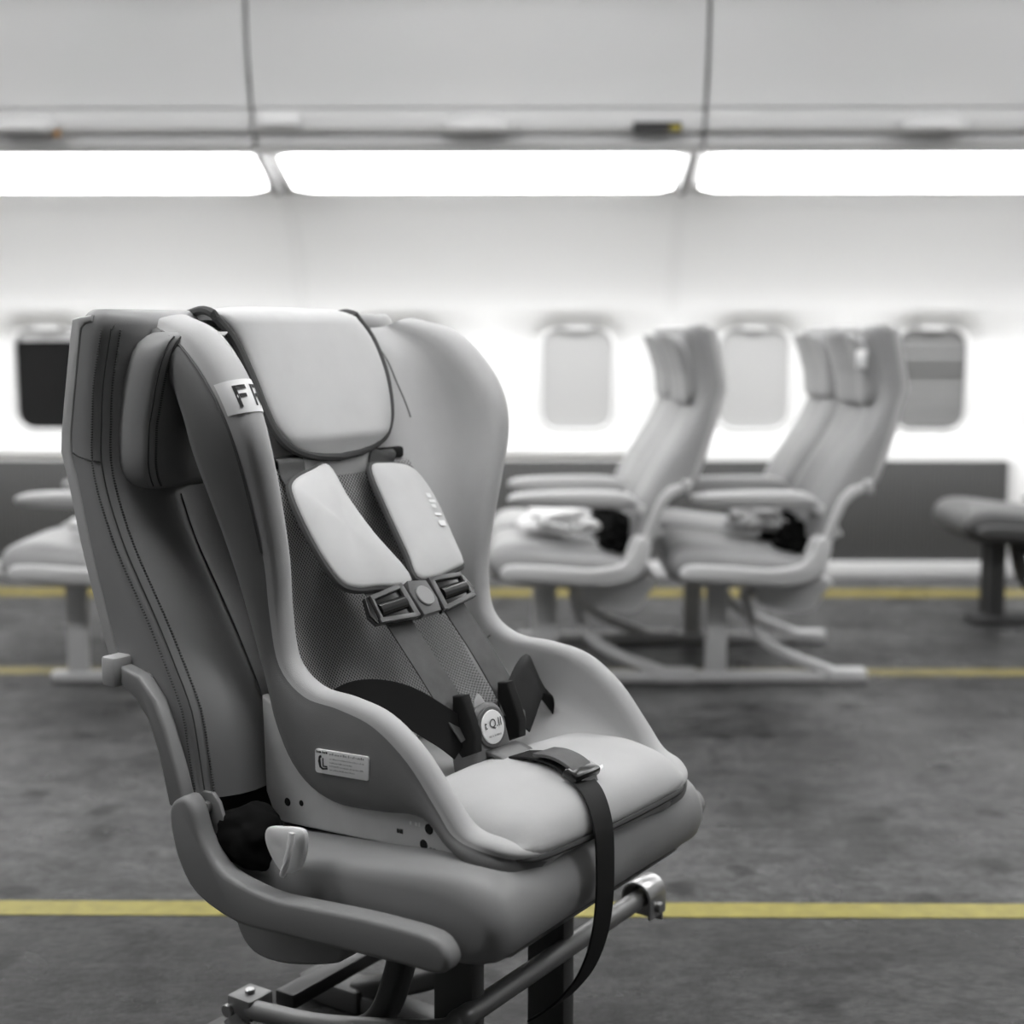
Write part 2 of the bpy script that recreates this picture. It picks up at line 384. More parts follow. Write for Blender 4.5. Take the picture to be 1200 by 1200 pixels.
# windows
for i, cx in enumerate(WIN):
    if abs(cx) > 3.6: continue
    w = struct(empty('window_%d' % (i+1), cab((cx, 5.9, WZ))))
    WO = w.location.copy()
    def wp(nm, v, f, m, par=w, **k): return mk(nm, [cab(p) for p in v], f, m, par, org=WO, **k)
    # inner frame ring
    rings = []
    for ins, yy in ((-.004, 5.898), (.0, 5.886), (.008, 5.882), (.014, 5.888), (.014, 5.918)):
        rings.append([(px, yy, pz) for px, pz in winloop(cx, WW-2*ins, WH-2*ins, WR-ins)])
    wp('window_frame', *loftdata(rings, cap=False), 'winframe')
    px_mid = cx
    opened = i == 2                                     # the window at far left stands open to the dark
    striped = i == 7
    def slab(y0, z0, z1, m, nm):
        pts = [(a, max(z0, min(z1, b))) for a, b in winloop(cx, WW-.02, WH-.02, WR-.01)]
        wp(nm, *prismdata(pts, y0, y0+.006, .001, 'y', 1), m)
    if opened:
        slab(5.918, 0, 2, 'glassdark', 'pane')
        slab(5.902, WZ+WH/2-.06, 2, 'shade', 'blind')
    else:
        slab(5.918, 0, 2, 'glassdark', 'pane')
        if striped:
            z = WZ-WH/2+.03; k = 0
            while z < WZ+WH/2-.01:
                hh = .0185
                pts = [(a, b) for a, b in winloop(cx, WW-.02, WH-.02, WR-.01)]
                half = (WW-.02)/2; dz = abs(z-WZ); lim = (WH-.02)/2; r_ = WR-.01
                ex = 0 if dz < lim-r_ else r_-math.sqrt(max(0, r_*r_-(dz-(lim-r_))**2))
                rot = Matrix.Rotation(math.radians(random.uniform(-35, 35)), 3, 'X')
                wp('blind_slat', *boxdata((cx, 5.903, z), (2*(half-ex)-.002, .005, hh), .002, rot), ['shadedark', 'shade', 'shadedark'][random.randrange(3)])
                z += .019; k += 1
        else:
            slab(5.902, 0, 2, 'shade', 'blind')
    # pull lip at the top
    wp('blind_lip', *boxdata((cx, 5.878, WZ+WH/2-.012), (.10, .02, .014), .006), 'winframe')

# overhead bins, rail and lights, one set per bay; window side, and the same on the camera's side of the aisle
BP = [(5.60, 2.32), (4.98, 2.32), (4.82, 2.27), (4.755, 2.17), (4.735, 2.06), (4.745, 1.94), (4.775, 1.83), (4.815, 1.72), (4.84, 1.69), (5.1, 1.69), (5.60, 1.70)]
binlabels = {}
for i in range(len(SEAMX)-1):
    x0, x1 = SEAMX[i]+.006, SEAMX[i+1]-.006; cx = (x0+x1)/2
    lab = {1: 'leftmost overhead bin of the row, its latch beside an orange sticker', 2: 'middle overhead bin of the row, with a dark placard under its right end', 3: 'rightmost overhead bin of the row, reaching the right edge'}.get(i-0, None)
    base = Vector(cab((cx, 5.1, 1.70)))
    t = empty('overhead_bin', base)
    def bpart(nm, v, f, m, par=t, **k): return mk(nm, [cab(p) for p in v], f, m, par, org=base, **k)
    bpart('bin_body', *prismdata([(y+.03 if y < 5 else y, z) for y, z in BP], x0+.002, x1-.002, .004, 'x', 2), 'bin')
    dp = cr([(4.98, 2.325, 0), (4.82, 2.275, 0), (4.75, 2.17, 0), (4.73, 2.06, 0), (4.74, 1.94, 0), (4.77, 1.83, 0), (4.79, 1.755, 0)], 4)
    dp = [(p.x, p.y) for p in dp]
    bpart('bin_door', *prismdata(dp+[(y+.025, z) for y, z in reversed(dp)], x0, x1, .004, 'x', 2), 'bin')
    # lower lip moulding
    bpart('lower_rail', *prismdata([(4.80, 1.75), (4.80, 1.72), (4.815, 1.69), (4.84, 1.68), (4.88, 1.68), (4.88, 1.75)], x0, x1, .004, 'x', 2), 'bin')
    # latch: shallow half dome
    V = []; F = []
    hr = []
    for k in range(9):
        a = math.pi*k/8
        hr.append([(cx-.118*math.cos(a), 4.798-.045*math.sin(a)*math.sin(math.pi/2*j/8), 1.692+.060*math.sin(a)*math.cos(math.pi/2*j/8)) for j in range(9)])
    bpart('latch', *loftdata(hr, cap=False, closed=False), 'handle')
    bpart('latch_lip', *boxdata((cx, 4.782, 1.687), (.215, .055, .012), .005), 'handle')
    if i == 2:
        bpart('placard', *boxdata((x1-.155, 4.80, 1.692), (.16, .016, .032), .002), 'ink')
        bpart('placard_mark', *boxdata((x1-.095, 4.793, 1.688), (.035, .008, .018), .001), 'yellowlabel')
        bpart('row_plate', *boxdata((x0+.09, 4.795, 1.722), (.13, .014, .045), .003), 'white')
    if i == 1:
        bpart('sticker', *boxdata((cx+.105, 4.80, 1.675), (.02, .016, .02), .001), 'orange')
    nm = {0: 'overhead bin outside the left edge of the picture', 1: lab, 2: lab, 3: lab}.get(i, 'overhead bin outside the right edge of the picture')
    tag(t, nm, 'overhead bin', 'overhead bins above the windows')
    # passenger service rail + light diffuser
    base2 = Vector(cab((cx, 5.2, 1.60))); t2 = empty('light_fixture', base2)
    def lpart(nm, v, f, m, par=t2, **k): return mk(nm, [cab(p) for p in v], f, m, par, org=base2, **k)
    rp = [(4.86, 1.672), (4.85, 1.655), (4.86, 1.635), (4.90, 1.622), (4.97, 1.625), (5.0, 1.672)]
    lpart('trim_rail', *prismdata(rp, x0, x1, .003, 'x', 2), 'rail_grey')
    dr = []
    L0, L1 = x0+.045, x1-.045
    for k in range(0, 25):
        t_ = k/24; xx = L0+(L1-L0)*t_
        e = min(t_, 1-t_)*(L1-L0); sc = math.sqrt(max(.02, 1-max(0, 1-e/.05)**2))
        cy, cz = 5.19, 1.586
        dr.append([(xx, cy+math.cos(a)*.20*(.8+.2*sc), cz+.014*sc*math.sin(a)-.044*math.cos(a)*(.8+.2*sc)) for a in [2*math.pi*j/16 for j in range(16)]])
    lpart('diffuser', *loftdata(dr), 'diffuser')
    lpart('housing', *prismdata([(4.98, 1.685), (5.6, 1.685), (5.6, 1.55), (5.42, 1.545), (5.02, 1.66)], x0, x1, .003, 'x', 2), 'rail_grey')
    nm2 = {0: 'fluorescent strip outside the left edge of the picture', 1: 'glowing white strip light under the leftmost overhead bin', 2: 'glowing white strip light under the middle overhead bin', 3: 'glowing white strip light under the rightmost overhead bin'}.get(i, 'fluorescent strip outside the right edge of the picture')
    tag(t2, nm2, 'strip light', 'strip lights under the overhead bins')
    if i in (1, 2):
        xe = SEAMX[i+1]
        ce = mk('light_end_cap', [cab(p) for p in prismdata([(5.0, 1.67), (4.975, 1.625), (5.37, 1.525), (5.42, 1.55), (5.4, 1.64)], xe-.03, xe-.002, .006, 'x', 2)[0]], prismdata([(5.0, 1.67), (4.975, 1.625), (5.37, 1.525), (5.42, 1.55), (5.4, 1.64)], xe-.03, xe-.002, .006, 'x', 2)[1], 'inkgrey', t2, org=base2)
# dark backing seen through the joints between bins
cabo(struct(mk('trim_1', *prismdata([(4.80, 2.25), (4.78, 2.06), (4.80, 1.85), (4.85, 1.74), (4.9, 1.70), (5.5, 1.70), (5.5, 2.3), (4.98, 2.31)], XA, XB, .003, 'x', 2), 'gapdark'), 'dark backing behind the bin joints'))

# ceiling, camera-side wall, cabin ends
ceil = struct(cabo(mk('ceiling', *boxdata((0, 1.7, 2.36), (XB-XA, 8.7, .06), .004), 'ceiling', smooth=False)), 'plain pale cabin ceiling')
wn = struct(cabo(mk('wall_camera_side', *boxdata((0, -2.62, 1.15), (XB-XA, .06, 2.4), .004), 'darkwall', smooth=False)), 'dark curtain wall behind the camera')
for sx, nm in ((XA, 'wall_left'), (XB, 'wall_right')):
    struct(cabo(mk(nm, *boxdata((sx, 1.7, 1.15), (.06, 8.7, 2.4), .004), 'shade', smooth=False)), 'grey cabin bulkhead')
for k, (x_, y_) in enumerate([(-2.3, 3.5), (0, 3.5), (2.3, 3.5), (-2.3, 1.55), (0, 1.55), (2.3, 1.55)]):
    cl = empty('ceiling_light', cab((x_, y_, 2.33)))
    mk('diffuser', [cab(p) for p in boxdata((x_, y_, 2.315), (1.9, .30, .02), .008)[0]], boxdata((0, 0, 0), (1.9, .3, .02), .008)[1], 'ceildiffuser', cl, org=cl.location)
    mk('frame', [cab(p) for p in boxdata((x_, y_, 2.326), (1.96, .36, .014), .004)[0]], boxdata((0, 0, 0), (1.96, .36, .014), .004)[1], 'rail_grey', cl, org=cl.location)
    tag(cl, ['ceiling light panel above the left of the picture', 'ceiling light panel above the middle of the picture', 'ceiling light panel above the right of the picture', 'ceiling light panel near the camera, left', 'ceiling light panel right above the camera', 'ceiling light panel near the camera, right'][k], 'ceiling light', 'ceiling lights over the aisle')

# ------------------------------------------------------------------ airline seat
UW = .61
def interp(tab, z):
    tab = sorted(tab)
    if z <= tab[0][0]: return tab[0][1]
    for (a, b), (c_, e) in zip(tab, tab[1:]):
        if z <= c_: 
            t = (z-a)/(c_-a); return b+(e-b)*t
    return tab[-1][1]
def sm(tab, z, h=.02):
    return (interp(tab, z-h)+2*interp(tab, z)+interp(tab, z+h))/4
REAR = [(.44, .085), (.50, .062), (.54, .040), (.57, .012), (.606, -.033), (.738, -.076), (.824, -.097), (.856, -.108), (.888, -.105), (.995, -.083), (1.03, -.075)]
SEAM = [(.44, .125), (.449, .123), (.553, .105), (.642, .056), (.743, -.008), (.80, -.033), (.847, -.046), (.942, -.037), (1.0, -.02), (1.03, -.012)]
RAIL = [(.094, .434), (.097, .403), (.110, .368), (.138, .337), (.201, .318), (.276, .320), (.366, .325), (.450, .330), (.490, .331), (.508, .338), (.511, .355), (.490, .372), (.427, .373), (.367, .370), (.303, .365), (.251, .363), (.185, .374), (.158, .396), (.144, .417), (.135, .442), (.122, .455), (.105, .450)]
ARM = [(.011, .577), (.037, .562), (.058, .539), (.075, .499), (.091, .439), (.117, .43), (.117, .449), (.108, .479), (.088, .533), (.072, .565), (.046, .592), (.012, .600)]
CUSH = [(.10, .335, 0), (.105, .372, 0), (.17, .392, 0), (.26, .404, 0), (.36, .416, 0), (.44, .426, 0), (.50, .424, 0), (.535, .405, 0), (.55, .37, 0), (.54, .335, 0), (.50, .318, 0), (.40, .312, 0), (.25, .308, 0), (.14, .315, 0)]
RAILS = [(p.x, p.y) for p in cr([(x, z, 0) for x, z in RAIL], 3, True)]
ARMS = [(p.x, p.y) for p in cr([(x, z, 0) for x, z in ARM], 2, True)]
def build_seat(name, loc, rz, n, lab, group, detail, armrests=(), UW=.61, tone=None):
    global ORG
    ORG = Vector((0, 0, 0))
    t = empty(name, loc, rz, lab, 'seat', group)
    PT = 'railpaint' if detail else 'bgpaint'; LG = 'legdark' if detail else 'bgpaint'
    L = 'leather' if detail else (tone or 'leather_bg')
    if tone: PT = LG = 'legdark'
    WT = n*UW; HU = UW/2
    for k in range(n):
        y0 = k*UW; yc = y0+UW/2
        # rear shell
        zz = [.605, .65, .70, .75, .80, .83, .856, .88, .92, .96, .99, 1.01, 1.022]
        rear = [(interp(REAR, z), z) for z in zz]+[(-.066, 1.0245), (-.04, 1.027)]
        front = [(x+.02, z) for x, z in rear[:-3]]+[(-.052, 1.016), (-.04, 1.018)]
        prism('back_shell', rear+front[::-1], y0+.022, y0+UW-.022, 'shellplastic', t, .003)
        # upholstered back
        rings = []
        zs = [1.034, 1.033, 1.030, 1.024, 1.014, 1.0]+[1.0-.03*q for q in range(1, 18)]+[.462, .45, .445]
        for z in zs:
            xr = sm(REAR, z)+.018; xs = sm(SEAM, z); q = 1
            if z > 1.014: q = math.sqrt(max(.0, 1-((z-1.014)/.0205)**2))
            if z < .465: q = .9
            wv = (xs-xr)
            half = [(xr, .30), (xr, .2), (xr, .1), (xr, .04), (xr+.0005, .0235), (xr+.4*wv, .0235), (xr+.8*wv, .0265), (xs-.004, .031), (xs, .034), (xs+.006, .041), (xs+.014, .05), (xs+.024, .068), (xs+.029, .09), (xs+.027, .115), (xs+.022, .13), (xs+.012, .15), (xs+.006, .19), (xs+.004, .25), (xs+.003, .30)]
            mx = (xr+xs)/2
            half = [(x, min(y, HU-.003)) for x, y in half]
            half = [(mx+(x-mx)*(.35+.65*q), yc-y0-(yc-y0-y)*(.955+.045*q)) for x, y in half]
            ring = [(x, y0+y, z) for x, y in half]+[(x, y0+UW-y, z) for x, y in reversed(half)]
            rings.append(ring)
        br = loft('backrest', rings, L, t, sharp=60)
        # headrest
        HX0 = [(.805, -.012), (.842, -.016), (.89, -.012), (.953, .006), (.99, .022), (1.005, .035)]
        rings = []
        for i in range(19):
            a = -1+2*i/18; zc, hz = .909, .098; z = zc+hz*math.sin(a*math.pi/2)
            e = 1-(abs(math.sin(a*math.pi/2)))**6; ins = .035*(1-e**.4)
            xb = interp(HX0, z)-.012; xf = xb+(.052 if detail else .03)*(.45+.55*e**.3)
            ym = .047+ins
            half = [(xb-.03, .30), (xb-.03, ym+.02), (xb-.01, ym+.004), (xb+.01, ym-.002), (xf-.012, ym-.001), (xf-.003, ym+.003), (xf, ym+.009), (xf+.003, ym+.03), (xf+.002, ym+.07), (xf-.004, ym+.11), (xf-.014, ym+.15), (xf-.02, .25), (xf-.02, .30)]
            if detail: half = half[:8]+[(xf-.002, ym+.085), (xf-.03, ym+.105), (xb-.022, ym+.115), (xb-.024, .25), (xb-.024, .30)]
            half = [(x, min(y, HU-.003)) for x, y in half]
            half2 = [(min(x, xb-.018), y) for x, y in half] if detail else half
            rings.append([(x, y0+y, z) for x, y in half]+[(x, y0+UW-y, z) for x, y in reversed(half2)])
        hd = loft('headrest', rings, L, t, sharp=60)
        if detail:
            for side in (0, 1):
                mir = (lambda y: y0+y) if side == 0 else (lambda y: y0+UW-y)
                zl = [1.010-.0135*q for q in range(42)]
                path = [(sm(SEAM, z)+.001, mir(.0325), z) for z in zl]
                tube('seam', path, .0009, 'seam', br, 6, (0, 1, 0))
                tube('seam', cr([(-.017, mir(.0335), 1.008), (-.014, mir(.040), 1.018), (-.012, mir(.056), 1.0265), (-.012, mir(.09), 1.029), (-.014, mir(.16), 1.0295), (-.015, mir(.25), 1.0295)], 4), .0009, 'seam', br, 6)
                parts = []
                for q in range(0, 175):
                    z = 1.008-.0032*q
                    xs = sm(SEAM, z)
                    for (dx, yy) in ((-.009, .0262), (.0075, .042)):
                        parts.append(boxdata((xs+dx, mir(yy), z), (.0022, .0022, .0016), .0003))
                st = mk('stitching', *join(parts), 'stitch', br, smooth=False); st['kind'] = 'stuff'
                tube('seam', [(sm(REAR, .856)+.021, mir(.0230), .856), (-.075, mir(.0233), .852), (-.056, mir(.0258), .848), (-.049, mir(.029), .847), (-.042, mir(.038), .845), (-.03, mir(.055), .844)], .001, 'seam', br, 6)
                zl = [.80-.0135*q for q in range(22)]
                tube('seam', [(sm(SEAM, z)+.0225, mir(.131), z) for z in zl], .0009, 'seamsoft', br, 6, (0, 1, 0))
                hp = []; hq = []
                for i in range(2, 17):
                    r_ = rings[i]; j = 5 if side == 0 else len(r_)-1-5
                    hp.append(Vector(r_[j])+Vector((.0006, (-.0006 if side == 0 else .0006), 0)))
                tube('seam', hp, .0009, 'seam', hd, 6, (0, 1, 0))
                hs = cr(hp, 6); parts = []
                for p in hs:
                    for dx, dy in ((-.008, -.0005), (.004, .009)):
                        parts.append(boxdata(p+Vector((dx, dy if side == 0 else -dy, 0)), (.0022, .0022, .0016), .0003))
                st = mk('stitching', *join(parts), 'stitch', hd, smooth=False); st['kind'] = 'stuff'
        # seat cushion
        prof = cr(CUSH, 4, True); rings = []
        ctr = Vector((.32, .365, 0))
        for i in range(21):
            a = -1+2*i/20; hw = UW/2-(.055 if detail else .034); s_ = math.sin(a*math.pi/2); y = yc-(.014 if detail else 0)+hw*s_
            rd_ = .032 if detail else .045; ed = max(0, (abs(s_)*hw-(hw-rd_))/rd_); q = math.sqrt(max(0, 1-min(1, ed)**2)) if ed > 0 else 1
            sx = 1-(.10 if detail else .16)*(1-q); sz = 1-(.5 if detail else .75)*(1-q)
            rings.append([(ctr.x+(p.x-ctr.x)*sx, y, ctr.y+(p.y-ctr.y)*sz+.004*math.cos(a*1.5)) for p in prof])
        cu = loft('seat_cushion', rings, L, t, sharp=70)
        if not detail:
            # belt halves lying on the cushion
            for dy, sd in ((UW*.3, 1.3), (UW*.72, 5.1)):
                mk('seat_belt', *lump((.17, y0+dy, .43), (.055, .05, .045), .6, sd+k), 'blackcloth', t)
    if detail: box('gap_panel', (.085, WT/2, .39), (.02, WT-.14, .15), 'darksteel', t, .004)  # added dark panel, darkens the open gap under the backrest
    # pan under the cushions
    prism('seat_pan', [(p.x, p.y) for p in cr([(.092, .325, 0), (.097, .27, 0), (.112, .238, 0), (.14, .223, 0), (.19, .225, 0), (.25, .240, 0), (.278, .254, 0), (.295, .29, 0), (.45, .30, 0), (.50, .325, 0)], 3, True)], .1, WT-.1, PT, t, .006)
    for yy in (0, WT-.028):
        ra = prism('side_rail', RAILS, yy, yy+.028, PT, t, .007)
        ar = prism('back_arm', ARM, yy+.003, yy+.025, PT, t, .005)
        box('arm_knob', (-.003, yy+.014, .592), (.026, .034, .037), 'shellplastic', ar, .004)
        pv = prism('pivot_plate', [(.104, .430), (.109, .445), (.122, .455), (.138, .456), (.149, .446), (.166, .40), (.156, .375), (.13, .38)], yy+(.03 if yy == 0 else -.008), yy+(.036 if yy == 0 else -.002), PT, t, .0015)
        cyl('bolt', (.131, yy+(.0285 if yy == 0 else -.0005), .438), (0, -1, 0) if yy == 0 else (0, 1, 0), .007, .007, 'steel', pv)
    # legs
    LY = [.2, WT-.2]
    for yy in LY:
        lg = box('front_leg', (.38, yy, .155), (.062, .03, .30), LG, t, .008)
        sweep('rear_strut', cr([(.30, yy, .27), (.285, yy, .20), (.25, yy, .13), (.16, yy, .075), (.04, yy, .03)], 6), rrect(.03, .036, .008), LG, t, (0, 1, 0))
        box('foot_bar', (.20, yy, .0165), (.52, .045, .03), LG, t, .007)
        box('rear_foot', (-.0, yy, .02), (.12, .06, .038), LG, t, .008)
    # baggage bar
    if detail:
        pth = cr([(.41, WT+.0, .19), (.41, .40, .19), (.41, .20, .19), (.405, .165, .187), (.38, .152, .172), (.20, .158, .125), (.09, .163, .108), (.06, .165, .105)], 6)
        tube('baggage_bar', pth, .0135, 'barsteel' if detail else PT, t, 14)
        box('rear_crossbar', (.058, (WT+.2)/2, .09), (.034, WT-.38+.12, .022), 'darksteel', t, .003)
    if detail:
        bk = box('rear_bracket', (.048, .175, .106), (.044, .045, .03), 'barsteel', t, .004)
        cyl('bolt', (.048, .175, .123), (0, 0, 1), .007, .006, 'steel', bk); cyl('bolt', (.03, .151, .100), (0, -1, 0), .009, .008, 'steel', bk)
        sweep('rear_link', [(.04, .15, .095), (.09, .15, .05), (.15, .15, .02)], rrect(.012, .03, .004), PT, t, (0, 1, 0))
        pts = [(.386, .165)]+[(.41+.024*math.cos(a), .194+.024*math.sin(a)) for a in [math.pi-math.pi*q/10 for q in range(11)]]+[(.434, .165), (.430, .165), (.430, .194)]+[(.41+.0195*math.cos(a), .194+.0195*math.sin(a)) for a in [math.pi*q/10 for q in range(11)]]+[(.3905, .194), (.3905, .165)]
        cpz = prism('end_clamp', pts, WT-.018, WT+.03, 'steel', t, .0012)
        box('clamp_plate', (.41, WT+.022, .178), (.046, .006, .05), 'steel', cpz, .002)
        cyl('bolt', (.436, WT+.006, .178), (1, 0, 0), .008, .008, 'steel', cpz)
    for yy in armrests:
        ap = cr([(.13, .545, 0), (.16, .572, 0), (.24, .578, 0), (.40, .575, 0), (.47, .568, 0), (.49, .553, 0), (.47, .538, 0), (.40, .532, 0), (.24, .53, 0), (.16, .53, 0)], 3, True)
        ar = prism('armrest', [(p.x, p.y) for p in ap], yy-.028, yy+.028, 'shellplastic', t, .012)
        sweep('armrest_bracket', [(.07, yy, .45), (.11, yy, .52), (.17, yy, .55)], rrect(.03, .03, .006), PT, t, (0, 1, 0))
    return t

PSI = math.radians(34)
NEAR = Vector((-.492, 1.691, 0))
seat = build_seat('airline_seat', NEAR, -PSI, 1, 'large grey leather airline seat in the foreground carrying the child seat', None, True)

# seat belt of the near seat, stuffed beside the child seat
bl = mk('seat_belt', *lump((.178, .055, .402), (.050, .034, .040), .22, 3.3, 4, 1.3), 'blackcloth', seat)
bl['label'] = 'black bunched seat belt end'
to_ = [Vector((p.x, .024+.003*math.sin(p.x*70), p.y)) for p in cr([(.236, .418, 0), (.240, .436, 0), (.262, .441, 0), (.290, .441, 0), (.292, .418, 0), (.282, .394, 0), (.268, .386, 0), (.256, .390, 0)], 4, True)]
tg = mk('belt_tag', *dome(to_, (.1, -1, .15), .007, .005), 'white', seat, sharp=60); tg['label'] = 'crumpled white cloth tag'
tube('tag_fold', cr([(.282, .014, .44), (.281, .010, .42), (.276, .008, .40), (.268, .012, .388)], 5), .004, 'white', tg, 8)
# illegible pale lettering on the front of the cushion
def dashes(name, org, ex, ey, rows, m, parent, seed=1, h=.004):
    rnd = random.Random(seed); parts = []; ex = Vector(ex).normalized(); ey = Vector(ey).normalized(); ez = ex.cross(ey)
    for (y, x0, x1, hh) in rows:
        x = x0
        while x < x1:
            w_ = rnd.uniform(.3, .9)*hh; hh2 = hh*rnd.choice((.6, .7, 1))
            c0 = Vector(org)+ex*(x+w_/2)+ey*(y+hh2/2-hh/2)+ez*.0005
            parts.append(([c0-ex*w_/2-ey*hh2/2, c0+ex*w_/2-ey*hh2/2, c0+ex*w_/2+ey*hh2/2, c0-ex*w_/2+ey*hh2/2], [(0, 1, 2, 3)]))
            x += w_+hh*rnd.choice((.25, .3, .7))
    return mk(name, *join(parts), m, parent, smooth=False)

# ------------------------------------------------------------------ child seat
cbase = Vector((.33, .305, .415))
Rz = Matrix.Rotation(-PSI, 3, 'Z')
child = empty('child_seat', NEAR+Rz @ cbase, -PSI-math.radians(4), 'grey padded child safety seat with winged sides and black harness strapped on airline seat', 'child seat')
ORG = cbase.copy()
YC = .302
RIM = [(.040, 1.028), (.108, 1.009), (.158, .968), (.19, .922), (.204, .87), (.204, .80), (.2, .73), (.197, .67), (.208, .612), (.25, .584), (.31, .580), (.368, .570), (.42, .538), (.463, .492), (.492, .460), (.522, .450), (.546, .436), (.552, .42)]
CEN = [(-.004, 1.012), (.03, .97), (.045, .93), (.062, .89), (.08, .845), (.1, .79), (.12, .72), (.14, .65), (.16, .58), (.185, .52), (.22, .475), (.28, .452), (.35, .447), (.42, .448), (.47, .448), (.51, .44), (.535, .43), (.545, .415)]
BK = [(.006, 1.008), (.036, .98), (.062, .945), (.082, .905), (.090, .86), (.100, .80), (.113, .735), (.130, .68), (.165, .585), (.185, .525), (.222, .472), (.285, .45), (.365, .455), (.43, .462), (.47, .435), (.51, .412), (.535, .406), (.54, .404)]
HWD = [.24, .252, .256, .256, .249, .231, .214, .207, .205, .207, .210, .213, .213, .212, .211, .205, .182, .13]
nst = len(RIM); NS = 5
Rs = cr([(x, 0, z) for x, z in RIM], NS); Cs = cr([(x, 0, z) for x, z in CEN], NS); Bs = cr([(x, 0, z) for x, z in BK], NS)
Hs = [p.x for p in cr([(h, 0, 0) for h in HWD], NS)]
RTs = [p.x for p in cr([(t_, 0, 0) for t_ in (.05, .052, .05, .046, .042, .038, .034, .032, .03, .03, .03, .03, .03, .03, .034, .04, .044, .044)], NS)]
HBs = [p.x for p in cr([(t_, 0, 0) for t_ in (.03, .034, .034, .032, .028, .024, .02, .018, .018, .018, .018, .018, .018, .018, .018, .018, .016, .01)], NS)]
def rimbase(i):
    up = Rs[i]-Cs[i]; u = up.normalized() if up.length > 1e-4 else Vector((0, 0, 1)); return Rs[i]-u*min(HBs[i], up.length*.95), u
def inner(i, s):
    """interior point of the seat trough at station i, s in -1..1 across"""
    C_ = Cs[i]; a = min(1, abs(s)); n = 3.2; RB, u = rimbase(i)
    th = a*math.pi/2; y = (Hs[i]-RTs[i])*math.sin(th)**(2/n); g = 1-math.cos(th)**(2/n) if a < .9999 else 1
    p = C_+(RB-C_)*g; return Vector((p.x, YC+math.copysign(y, s), p.z))
rings = []
for i in range(len(Rs)):
    R_, C_, B_ = Rs[i], Cs[i], Bs[i]; RB, u = rimbase(i); hb = (R_-RB).length
    hw = Hs[i]; half = []
    for k in range(13):
        p = inner(i, k/12); half.append(Vector((p.x, p.y-YC, p.z)))
    rr = RTs[i]/2
    for k in range(1, 10):
        a = math.pi*k/10; q = RB+u*(hb*math.sin(a)**.8); half.append(Vector((q.x, hw-rr-rr*math.cos(a), q.z)))
    R_ = RB
    for k, bul in ((0, 0), (.12, .003), (.3, .006), (.5, .007), (.75, .005), (.93, .0), (1.0, -.008)):
        q = R_+(B_-R_)*k; half.append(Vector((q.x, hw+bul, q.z)))
    bb_ = C_-u*.02; bb_ = bb_ if (bb_-R_).length > (B_-R_).length*.0 else B_
    q = B_.lerp(bb_, .5); half.append(Vector((q.x, hw-.03, q.z))); half.append(Vector((bb_.x, hw-.06, bb_.z))); half.append(Vector((bb_.x, .1, bb_.z))); half.append(Vector((bb_.x, 0, bb_.z)))
    ring = [Vector((p.x, YC-p.y, p.z)) for p in half]+[Vector((p.x, YC+p.y, p.z)) for p in reversed(half[1:-1])]
    rings.append(ring)
cover = loft('padded_cover', rings, 'fabric', child, sharp=70)
cover.data.materials.append(M['fabricdark']); nr_ = len(rings[0])
kd = {}
for ri, r_ in enumerate(rings):
    for k, p in enumerate(r_): kd[tuple(round(c_, 5) for c_ in (Vector(p)-ORG))] = k
for p in cover.data.polygons:
    ks = [kd.get(tuple(round(c_, 5) for c_ in cover.data.vertices[vi].co), 0) for vi in p.vertices]
    ks = [min(k, nr_-k) for k in ks]
    if min(ks) >= 22: p.material_index = 1
NR = 13
def ringpt(i, k, side=-1):
    r_ = rings[i]; p = r_[k]
    return p if side < 0 else Vector((p.x, 2*YC-p.y, p.z))
# seams on the wings
for side in (-1, 1):
    tube('seam', [ringpt(i, 22, side)+Vector((0, side*.0003, 0)) for i in range(2, 30)], .0010, 'seamsoft', cover, 6, (0, 1, 0))
    tube('seam', [ringpt(i, 22, side).lerp(ringpt(i, 23, side), .22)+Vector((0, side*.0006, 0)) for i in range(2, 30)], .0009, 'seamsoft', cover, 6, (0, 1, 0))
    i0 = 3; tube('seam', [inner(i, side*.45)+Vector((.0012, 0, 0)) for i in range(2, 17)], .0010, 'seamsoft', cover, 6, (0, 1, 0))
    tube('seam', [inner(43, side*(.72+.28*k/8)) for k in range(9)], .0010, 'seamsoft', cover, 6, (0, 1, 0))
# perforated liner
rings2 = []
LU = {}; al_ = 0
for i in range(22, 52):
    row = []; al_ += (Cs[i]-Cs[i-1]).length; lim_ = .34+.26*min(1, (i-22)/10)
    for k in range(17):
        s_ = lim_*(-1+2*k/16); p = inner(i, s_); nx = (Rs[i]-Cs[i]).normalized(); row.append(p+nx*.004); LU[tuple(round(c_, 4) for c_ in (row[-1]-ORG))] = (p.y, al_)
    rings2.append(row)
v_, f_ = loftdata(rings2, closed=False)
ml = mk('mesh_liner', v_, f_, 'meshfabric', child)
uvl = ml.data.uv_layers.new(name='cloth')
for lp_ in ml.data.loops: uvl.data[lp_.index].uv = LU.get(tuple(round(c_, 4) for c_ in ml.data.vertices[lp_.vertex_index].co), (0, 0))
sol = ml.modifiers.new('sol', 'SOLIDIFY'); sol.thickness = .004; sol.offset = -1
